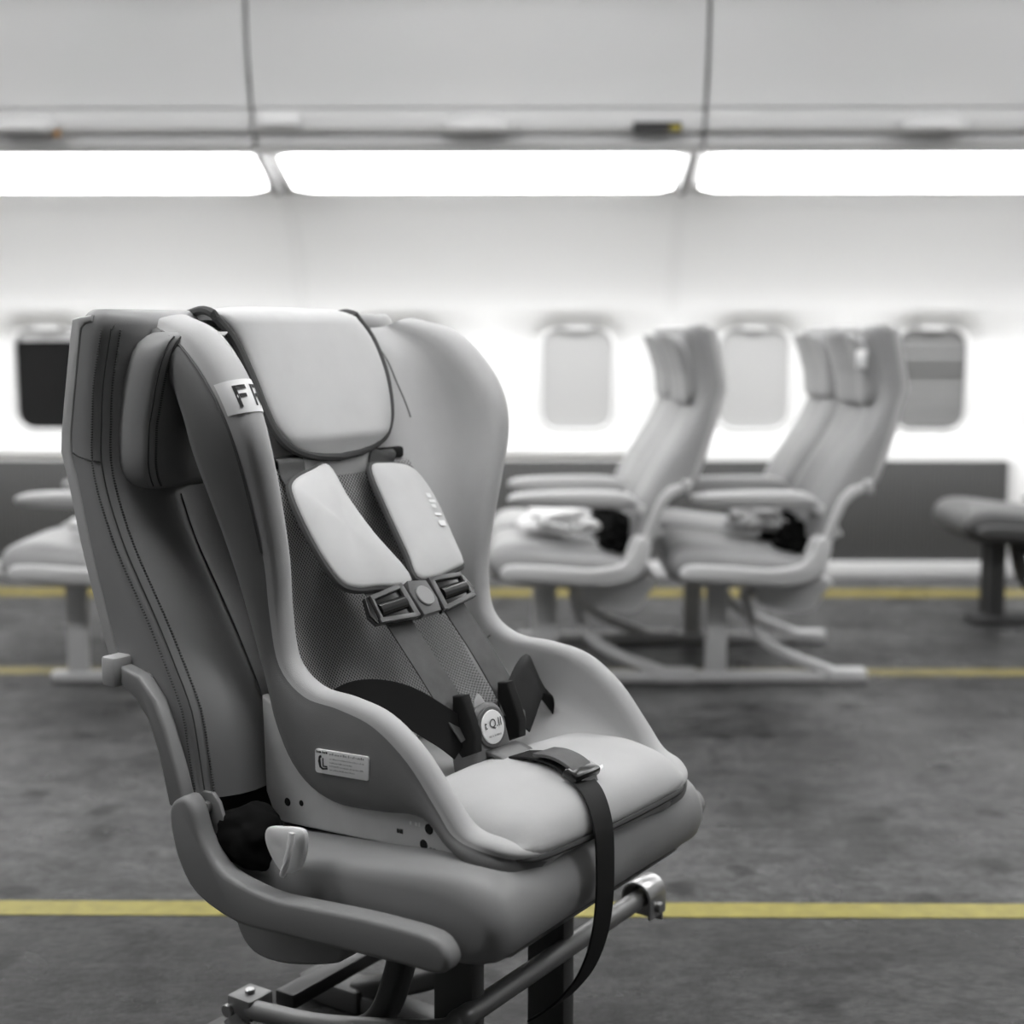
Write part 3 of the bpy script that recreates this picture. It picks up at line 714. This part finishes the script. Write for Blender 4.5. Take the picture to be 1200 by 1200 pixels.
# plastic base
PB = [(.145, .56), (.147, .50), (.149, .438), (.165, .408), (.18, .404), (.32, .413), (.45, .421), (.463, .424), (.470, .434), (.468, .445), (.44, .468), (.433, .49), (.40, .52), (.3, .52), (.2, .54)]
PBX = [(x+.013, z) for x, z in PB]
base_ = prism('plastic_base', PBX, .098, .113, 'plastic', child, .004)
prism('plastic_base', PBX, YC*2-.113, YC*2-.098, 'plastic', child, .004)
prism('base_plate', [(.17, .41), (.45, .424), (.45, .434), (.17, .43)], .112, YC*2-.112, 'plastic', child, .002)
for (x, z, r) in ((.189, .4325, .0055), (.2135, .436, .004), (.4205, .449, .0065), (.4125, .429, .0062)):
    cyl('rivet_hole', (x+.013, .0978, z), (0, -1, 0), r, .0012, 'hole', child)
dashes('base_print', (0.405, .0976, .452), (1, 0, .04), (0, 0, 1), [(0, 0, .018, .007)], 'white', child, 4)
dashes('base_print', (0.385, .0976, .437), (1, 0, .04), (0, 0, 1), [(0, 0, .012, .005)], 'ink', child, 5)
dashes('base_print', (0.435, .0976, .428), (1, 0, .04), (0, 0, 1), [(0, 0, .010, .005), (-.007, -.008, .008, .004)], 'inkgrey', child, 6)
# seat pad
rings = []
for i in range(25):
    a = -1+2*i/24; s_ = math.sin(a*math.pi/2); hw = .184; y = YC+hw*s_; ed = max(0, (abs(s_)*hw-(hw-.05))/.05)
    q = math.sqrt(max(0, 1-min(1, ed)**2.4))
    xf = .556-.03*(1-q)-.008*abs(s_)**2; xb = .362; zt = .474+.006*math.cos(s_*2)-.018*(1-q); zb = .418+.012*(1-q)
    prof = [(xb, zb+.005), (xb-.004, zb+.02), (xb, zt-.012), (xb+.02, zt-.002), (xb+.06, zt+.002), ((xf+xb)/2, zt+.004), (xf-.06, zt), (xf-.03, zt-.008), (xf-.01, zt-.022), (xf, zb+.018), (xf-.004, zb+.008), (xf-.012, zb+.002), (xf-.04, zb)]
    rings.append([(p.x, y, p.y) for p in cr([(x, z, 0) for x, z in prof], 3, True)])
pad = loft('seat_pad', rings, 'fabric', child, sharp=70)
pp = []
for i in range(1, 24):
    r_ = rings[i]; pp.append(Vector(r_[30])+Vector((.002, 0, -.001)))
tube('front_piping', pp, .0042, 'piping', pad, 8)
# head pillow: draped over the top edge
PO = [(.16, 1.03), (.152, 1.0), (.158, .96), (.17, .92), (.183, .885), (.205, .858), (.245, .843), (.30, .838), (.35, .844), (.388, .862), (.404, .89), (.410, .93), (.404, .97), (.395, 1.0), (.385, 1.03)]
def px_(z): return .032+(1.02-z)*.40
NU = 24
left = [p for p in cr([(.142, 1.035, 0), (.168, 1.0, 0), (.180, .955, 0), (.186, .915, 0), (.194, .880, 0), (.214, .856, 0), (.250, .844, 0), (.295, .840, 0)], 4)]
right = [p for p in cr([(.402, 1.035, 0), (.425, 1.0, 0), (.432, .955, 0), (.426, .915, 0), (.412, .882, 0), (.388, .860, 0), (.345, .846, 0), (.295, .840, 0)], 4)]
rowsF = []; edgeL = []; edgeR = []
back = [(-.055, .97), (-.045, 1.01), (-.025, 1.032), (.0, 1.040), (.018, 1.042), (.033, 1.038)]
for (x, z) in back:
    rowsF.append([(x+.0, .142+(.402-.142)*k/NU, z-.002-.006*(2*k/NU-1)**4) for k in range(NU+1)])
for l, r_ in zip(left[1:], right[1:]):
    rowsF.append([(px_(l.y+(r_.y-l.y)*k/NU)+.020*(1-(2*k/NU-1)**4)**.5*min(1, (l.y-.838)/.03), l.x+(r_.x-l.x)*k/NU, l.y+(r_.y-l.y)*k/NU) for k in range(NU+1)])
v_, f_ = loftdata(rowsF, closed=False)
pil = mk('head_pillow', v_, f_, 'padfabric', child, sharp=80); sol = pil.modifiers.new('sol', 'SOLIDIFY'); sol.thickness = .012; sol.offset = -1
ed = [Vector(r_[0]) for r_ in rowsF]+[Vector(r_[-1]) for r_ in reversed(rowsF[:-1])]
tube('pillow_piping', cr(ed, 2), .006, 'piping', pil, 8, (0, 1, .3))
# strap slots and slot plate under the pillow
box('slot_plate', (.094, YC, .828), (.012, .15, .035), 'padfabric', child, .006)
for s_ in (-1, 1):
    box('strap_slot', (.092, YC+s_*.098, .838), (.014, .06, .016), 'hole', child, .004)
# harness
HN = Vector((.8, 0, 1)).normalized()      # plane normal approx (forward and up)
HN = Vector((1, 0, .8)).normalized()
def ribbon(name, path, wdir, wid, th, m, parent, nsub=6):
    P = cr(path, nsub); Wd = cr(wdir, nsub) if isinstance(wdir, list) else [Vector(wdir)]*len(P)
    rings_ = []
    for i, p in enumerate(P):
        t = (P[min(i+1, len(P)-1)]-P[max(i-1, 0)]).normalized(); w_ = Wd[i]-t*Wd[i].dot(t); w_.normalize(); n = t.cross(w_)
        rings_.append([p+w_*(a*wid/2)+n*(b*th/2) for a, b in ((-1, -.4), (-.97, -1), (-.5, -1), (0, -1), (.5, -1), (.97, -1), (1, -.4), (1, .4), (.97, 1), (.5, 1), (0, 1), (-.5, 1), (-.97, 1), (-1, .4))])
    return loft(name, rings_, m, parent)
harness = child
padL = [(.135, .182, .792), (.118, .198, .811), (.109, .240, .822), (.106, .272, .825), (.138, .276, .783), (.173, .286, .739), (.222, .306, .678), (.220, .242, .679), (.218, .203, .683), (.207, .186, .696), (.172, .180, .740)]
padR = [(.113, .347, .816), (.109, .376, .821), (.113, .418, .815), (.127, .434, .797), (.155, .436, .762), (.190, .428, .717), (.212, .421, .690), (.219, .405, .683), (.223, .325, .677), (.194, .328, .712), (.151, .336, .766)]
def resmooth(pts): return cr(pts, 5, True)
for nm, P_, seed in (('L', padL, 1), ('R', padR, 2)):
    O_ = resmooth(P_); O_ = [p+Vector((0, -.008, 0))-HN*.007 for p in O_]; v_, f_ = dome([p+HN*.012 for p in O_], HN, .012, .010)
    sp = mk('shoulder_pad', v_, f_, 'padfabric', child, sharp=80)
    tube('pad_piping', O_+[O_[0]]and [p+HN*.012 for p in O_]+[O_[0]+HN*.012, O_[1]+HN*.012], .0052, 'piping', sp, 8, tuple(HN))
    if nm == 'R':
        ex = Vector((.56, -.12, -.70)).normalized(); ey = HN.cross(ex)
        dashes('embroidery', Vector((.148, .407, .772))+HN*.0205, ex, ey, [(0, 0, .055, .012)], 'white', sp, 9)
# shoulder straps: slot -> under pad -> clip -> buckle
def hp(y, z, off=0): return Vector((.1+(.83-z)*.8, y-.008, z))+HN*(off-.006)
ribbon('shoulder_strap', [(.075, .206, .838), (.10, .208, .842), hp(.217, .818, .005), hp(.228, .76, .004), hp(.245, .69, .006), hp(.250, .645, .010), hp(.256, .585, .012), (.338, .262, .530), (.355, .268, .505)], (0, 1, 0), .046, .0022, 'webbing', child)
ribbon('shoulder_strap', [(.075, .385, .838), (.10, .383, .842), hp(.380, .818, .005), hp(.376, .76, .004), hp(.370, .69, .006), hp(.362, .645, .010), hp(.366, .585, .012), (.338, .366, .530), (.352, .358, .508)], (0, 1, 0), .044, .0022, 'webbing', child)
# chest clip: two black-framed halves and a centre piece
clip = empty('chest_clip', (0, 0, 0)); bpy.data.objects.remove(clip)
def onclip(a, b, c_=0):      # a across (y), b up along the harness plane, c off the plane
    up_ = Vector((-.8, 0, 1)).normalized(); return Vector((.2375, .288, .650))+Vector((0, 1, 0))*a+up_*b+HN*(c_+.018)
def clippoly(name, pts, c0, c1, m, parent, bev=.0015):
    v, f = prismdata(pts, c0, c1, bev, 'z'); return mk(name, [onclip(p.x, p.y, p.z) for p in v], f, m, parent)
cc = clippoly('clip_centre', [(-.018, -.026), (.016, -.024), (.021, -.006), (.019, .022), (-.014, .026), (-.021, .01)], 0, .012, 'clipplastic', child)
v, f = cyldata((0, 0, .0125), (0, 0, 1), .0145, .005, 24); mk('clip_button', [onclip(p.x, p.y, p.z) for p in v], f, 'button', cc)
for sgn in (-1, 1):
    y_ = lambda a: a*sgn
    sk = .004*sgn
    fr_o = [(y_(.021), -.026), (y_(.098), -.018+sk), (y_(.104), -.005+sk), (y_(.096), .020+sk), (y_(.026), .025)]
    if sgn < 0: fr_o = fr_o[::-1]
    h_ = clippoly('clip_half', fr_o, 0, .008, 'clipblack', child)
    def strip(p, q, wd):
        p = Vector(p); q = Vector(q); t = (q-p).normalized(); n = Vector((-t.y, t.x))*wd/2
        return [tuple(p+n), tuple(p-n), tuple(q-n), tuple(q+n)][::-1]
    segs = [((y_(.026), .022), (y_(.090), .017+sk)), ((y_(.028), -.022), (y_(.094), -.015+sk)), ((y_(.028), -.024), (y_(.030), .024)), ((y_(.090), -.016+sk), (y_(.088), .018+sk))]
    mk('clip_frame', *join([([onclip(p.x, p.y, p.z) for p in pd[0]], pd[1]) for pd in [prismdata(strip(a, b, .0065 if q < 2 else (.009 if q == 2 else .004)), .006, .012, .001, 'z', 2) for q, (a, b) in enumerate(segs)]]), 'clipplastic', h_)
    b0, b1 = onclip(y_(.036), -.001, .006), onclip(y_(.086), -.001+sk, .006)
    tube('clip_bar', [b0, b1], .0095, 'clipblack', h_, 14)
# lap straps
ribbon('lap_strap', [(.225, .13, .49), (.235, .145, .535), (.26, .165, .557), (.30, .195, .553), (.335, .228, .525), (.352, .258, .497)], [(.5, .1, -.8), (.4, .1, -.9), (.3, -.2, -.9), (.2, -.2, -.95), (.2, -.1, -.97), (.2, .2, -.9)], .048, .002, 'blackweb', child)
ribbon('lap_strap', [(.305, .480, .485), (.31, .470, .53), (.325, .435, .547), (.34, .395, .53), (.352, .362, .505)], [(.4, 0, -.9), (.5, 0, -.85), (.5, 0, -.85), (.5, .1, -.85), (.4, .2, -.9)], .058, .002, 'blackweb', child)
# buckle tongues
for s_, yy in ((-1, .262), (1, .352)):
    pts = [(.335, .555), (.352, .558), (.372, .51), (.372, .488), (.35, .478), (.335, .492)]
    tg_ = mk('buckle_tongue', *prismdata(pts, yy-.008, yy+.008, .003), 'blackweb', child)
mk('tongue_plate', *prismdata([(.272, .51), (.276, .548), (.282, .556), (.288, .552), (.305, .53), (.305, .51)], .352, .355, .001, 'x'), 'plastic', child)
# buckle body: upright block with sloping front
bo = Vector((.378, .292, .462)); bu = Vector((-.22, 0, 1)).normalized(); bf = Vector((1, -.02, .22)).normalized(); by = bu.cross(bf)
def bk_(a, b, c_): return bo+by*a+bu*b+bf*c_
outl = [(-.036, 0), (-.035, .03), (-.032, .058), (-.027, .072), (-.017, .081), (0, .084), (.017, .081), (.027, .072), (.032, .058), (.035, .03), (.036, 0)]
v, f = prismdata(outl, -.045, .0, .007, 'z'); bkl = mk('buckle', [bk_(p.x, p.y, p.z) for p in v], f, 'bucklegrey', child)
v, f = prismdata([(.0265*math.cos(a), .052+.0265*math.sin(a)) for a in [2*math.pi*k/28 for k in range(28)]], -.001, .003, .0012, 'z'); rgn = mk('button_ring', [bk_(p.x, p.y, p.z) for p in v], f, 'clipplastic', bkl)
v, f = prismdata([(.0215*math.cos(a), .052+.0215*math.sin(a)) for a in [2*math.pi*k/28 for k in range(28)]], .001, .0045, .001, 'z'); btn = mk('release_button', [bk_(p.x, p.y, p.z) for p in v], f, 'white', bkl)
textmesh('button_text', 't Q.II', .0155, bk_(0, .056, .0047), by, bu, 'ink', btn)
dashes('button_print', bk_(-.011, .041, .0046), by, bu, [(0, 0, .022, .0022)], 'inkgrey', btn, 3)
# foot flap under the buckle
v, f = loftdata([[ (.372+.07*k/6, yy, .474+.004*math.sin(k)-.003*k/6+.02*max(0, .6-k/6)) for yy in [.275+.006*k/6+.06*j/6 for j in range(7)]] for k in range(7)], closed=False)
fl = mk('buckle_flap', v, f, 'bucklegrey', child); sol = fl.modifiers.new('sol', 'SOLIDIFY'); sol.thickness = .006
cyl('slot_ring', (.485, .325, .476), (0, 0, 1), .026, .004, 'white', child, 28)
# adjuster strap, over the pad's front and hanging down
ADJ = [(.405, .302, .482), (.44, .295, .489), (.48, .288, .489), (.515, .276, .481), (.545, .264, .466), (.565, .254, .434), (.572, .248, .385), (.572, .245, .34), (.566, .242, .30), (.552, .238, .262), (.530, .233, .230), (.508, .229, .208), (.488, .225, .192)]
ribbon('adjuster_strap', ADJ, (.0, 1, 0), .036, .0026, 'blackweb', child)
ribbon('strap_loop', [(.45, .292, .496), (.475, .288, .499), (.50, .284, .496), (.518, .28, .488), (.525, .277, .478)], (0, 1, 0), .038, .004, 'webbing', child)
rotb = Matrix.Rotation(math.radians(18), 3, 'Y')
box('adjuster_buckle', (.515, .281, .486), (.022, .052, .012), 'clipblack', child, .004, rotb)
# stickers
yl = .0812
lab = mk('rating_label', *prismdata([(.313+a, .505+b+.07*a) for a, b in rrect(.088, .029, .004, 3)], yl, yl+.003, .0006), 'white', child)
lex = (1, 0, .07); lez = (0, 0, 1); lo = Vector((.272, yl-.0002, .512))
dashes('label_print', lo, lex, lez, [(.002, 0, .018, .0032)], 'ink', lab, 21)
dashes('label_print', lo, lex, lez, [(.001, .022, .078, .0028), (-.005, .022, .078, .0016), (-.0095, .022, .058, .0016), (-.0135, .022, .078, .0018), (-.018, .022, .062, .0016)], 'inkgrey', lab, 22)
# seated-figure pictogram
def pic(pts): return prismdata([(lo.x+a, lo.z+b+.07*a) for a, b in pts], yl-.0006, yl+.0002, .0001, 'y', 1)
mk('label_pictogram', *join([pic([(.004, -.004), (.006, -.004), (.0075, -.016), (.011, -.0175), (.018, -.0165), (.018, -.0185), (.010, -.0195), (.005, -.017), (.0028, -.010)]), pic([(.0098, -.0055), (.0112, -.0055), (.0116, -.0145), (.0176, -.0145), (.0176, -.016), (.0104, -.016)]), pic([(.0065+.0018*math.cos(q), -.004+.0018*math.sin(q)) for q in [k*math.pi/4 for k in range(8)]])]), 'ink', lab, smooth=False)
# white tape with letters wrapped round the rim of the wing
def rimpt(a, b, off):
    """a: 0 outer .. 1 inner across the rim, b: station along the rim"""
    i0 = int(math.floor(b)); t = b-i0; out = []
    for i in (i0, i0+1):
        RB, u = rimbase(i); hb = (Rs[i]-RB).length; rr = RTs[i]/2; hw = Hs[i]
        th = .15+a*(math.pi-.15); sg = math.sin(th)
        out.append(Vector((RB.x, YC-(hw-rr), RB.z))+Vector((0, -math.cos(th), 0))*(rr+off)+u*((hb+off)*max(0, sg)**.8))
    return out[0]*(1-t)+out[1]*t
tv = [[rimpt(k/12, 11.9+4.0*j/8, .0012) for k in range(13)] for j in range(9)]
tape = mk('letter_tape', *loftdata(tv, closed=False), 'white', cover, sharp=80)
def letters(polys, a0, wa, b0, hb):
    parts = []
    for poly in polys:
        vs = [rimpt(a0+x*wa, b0-y*hb, .0018) for x, y in poly]; parts.append((vs, [tuple(range(len(vs)))]))
    return join(parts)
def bar(x0, y0, x1, y1): 
    n = 4; return [(x0+(x1-x0)*k/n, y0) for k in range(n+1)]+[(x0+(x1-x0)*k/n, y1) for k in range(n, -1, -1)]
Fp = [bar(0, 0, .28, 1), bar(.28, .8, 1, 1), bar(.28, .42, .85, .6)]
Rp = [bar(0, 0, .26, 1), bar(.26, .82, .85, 1), bar(.26, .4, .85, .56), bar(.68, .5, .95, .88), [(.45, .42), (.72, .42), (1, 0), (.72, 0)]]
mk('tape_letter', *letters(Fp, .22, .20, 15.2, 2.6), 'ink', tape, smooth=False)
mk('tape_letter', *letters(Rp, .50, .20, 15.2, 2.6), 'ink', tape, smooth=False)

# pale rubbed lettering on the front of the big seat's cushion
ORG = Vector((0, 0, 0))
dashes('front_print', (.5535, .185, .372), (0, 1, 0), (0, 0, 1), [(0, 0, .010, .012)], 'inkgrey', seat, 31)
dashes('front_print', (.5535, .33, .372), (0, 1, 0), (0, 0, 1), [(0, 0, .05, .010)], 'inkgrey', seat, 32)

# ------------------------------------------------------------------ seats across the aisle, facing left
BW = .47
def bgseat(knob_x, near_y, n, lab, arm, tone=None):
    return build_seat('double_airline_seat' if n == 2 else 'airline_seat', (knob_x, near_y+n*BW, 0), math.pi, n, lab, 'seats standing by the window wall', False, arm, BW, tone)
A = bgseat(.975, 3.83, 2, 'blurred double airline seat with a white tag on its headrest, right of the other', (BW, 2*BW-.05))
B = bgseat(.478, 3.83, 2, 'blurred double airline seat holding a white bundle, just right of the child seat', (BW, 2*BW-.05))
Cc = bgseat(-.885, 3.83, 2, 'blurred double airline seat at the left edge, half hidden by the big seat', (BW, 2*BW-.05))
D = bgseat(2.07, 4.65, 1, 'dark single airline seat at the right edge by the wall', (), 'leather_dark')
ORG = Vector((0, 0, 0))
tagp = box('headrest_tag', (.02, 2*BW-.042, .94), (.03, .006, .05), 'white', A, .002); tagp['label'] = 'white tag'
# bundles on the cushions
def bundle(name, loc, rad, seed, m, lab, cat, amp=.35):
    global ORG
    ORG = Vector((0, 0, 0))
    o = mk(name, *lump((0, 0, rad[2]*.75), rad, amp, seed, 4, 1.8), m); o.location = Vector(loc)+Vector((0, 0, .006)); tag(o, lab, cat); return o
bundle('white_bundle', (.135, 4.05, .428), (.105, .09, .045), 2.2, 'cloth', 'white cloth bundle lying on the seat right of the child seat', 'cloth')
bundle('white_bundle', (-1.20, 4.05, .428), (.07, .07, .04), 4.2, 'cloth', 'small white cloth bundle on the seat at the left edge', 'cloth')
bundle('grey_bundle', (.72, 4.12, .428), (.09, .07, .045), 6.2, 'shade', 'grey cloth bundle on the seat with the tagged headrest', 'cloth')
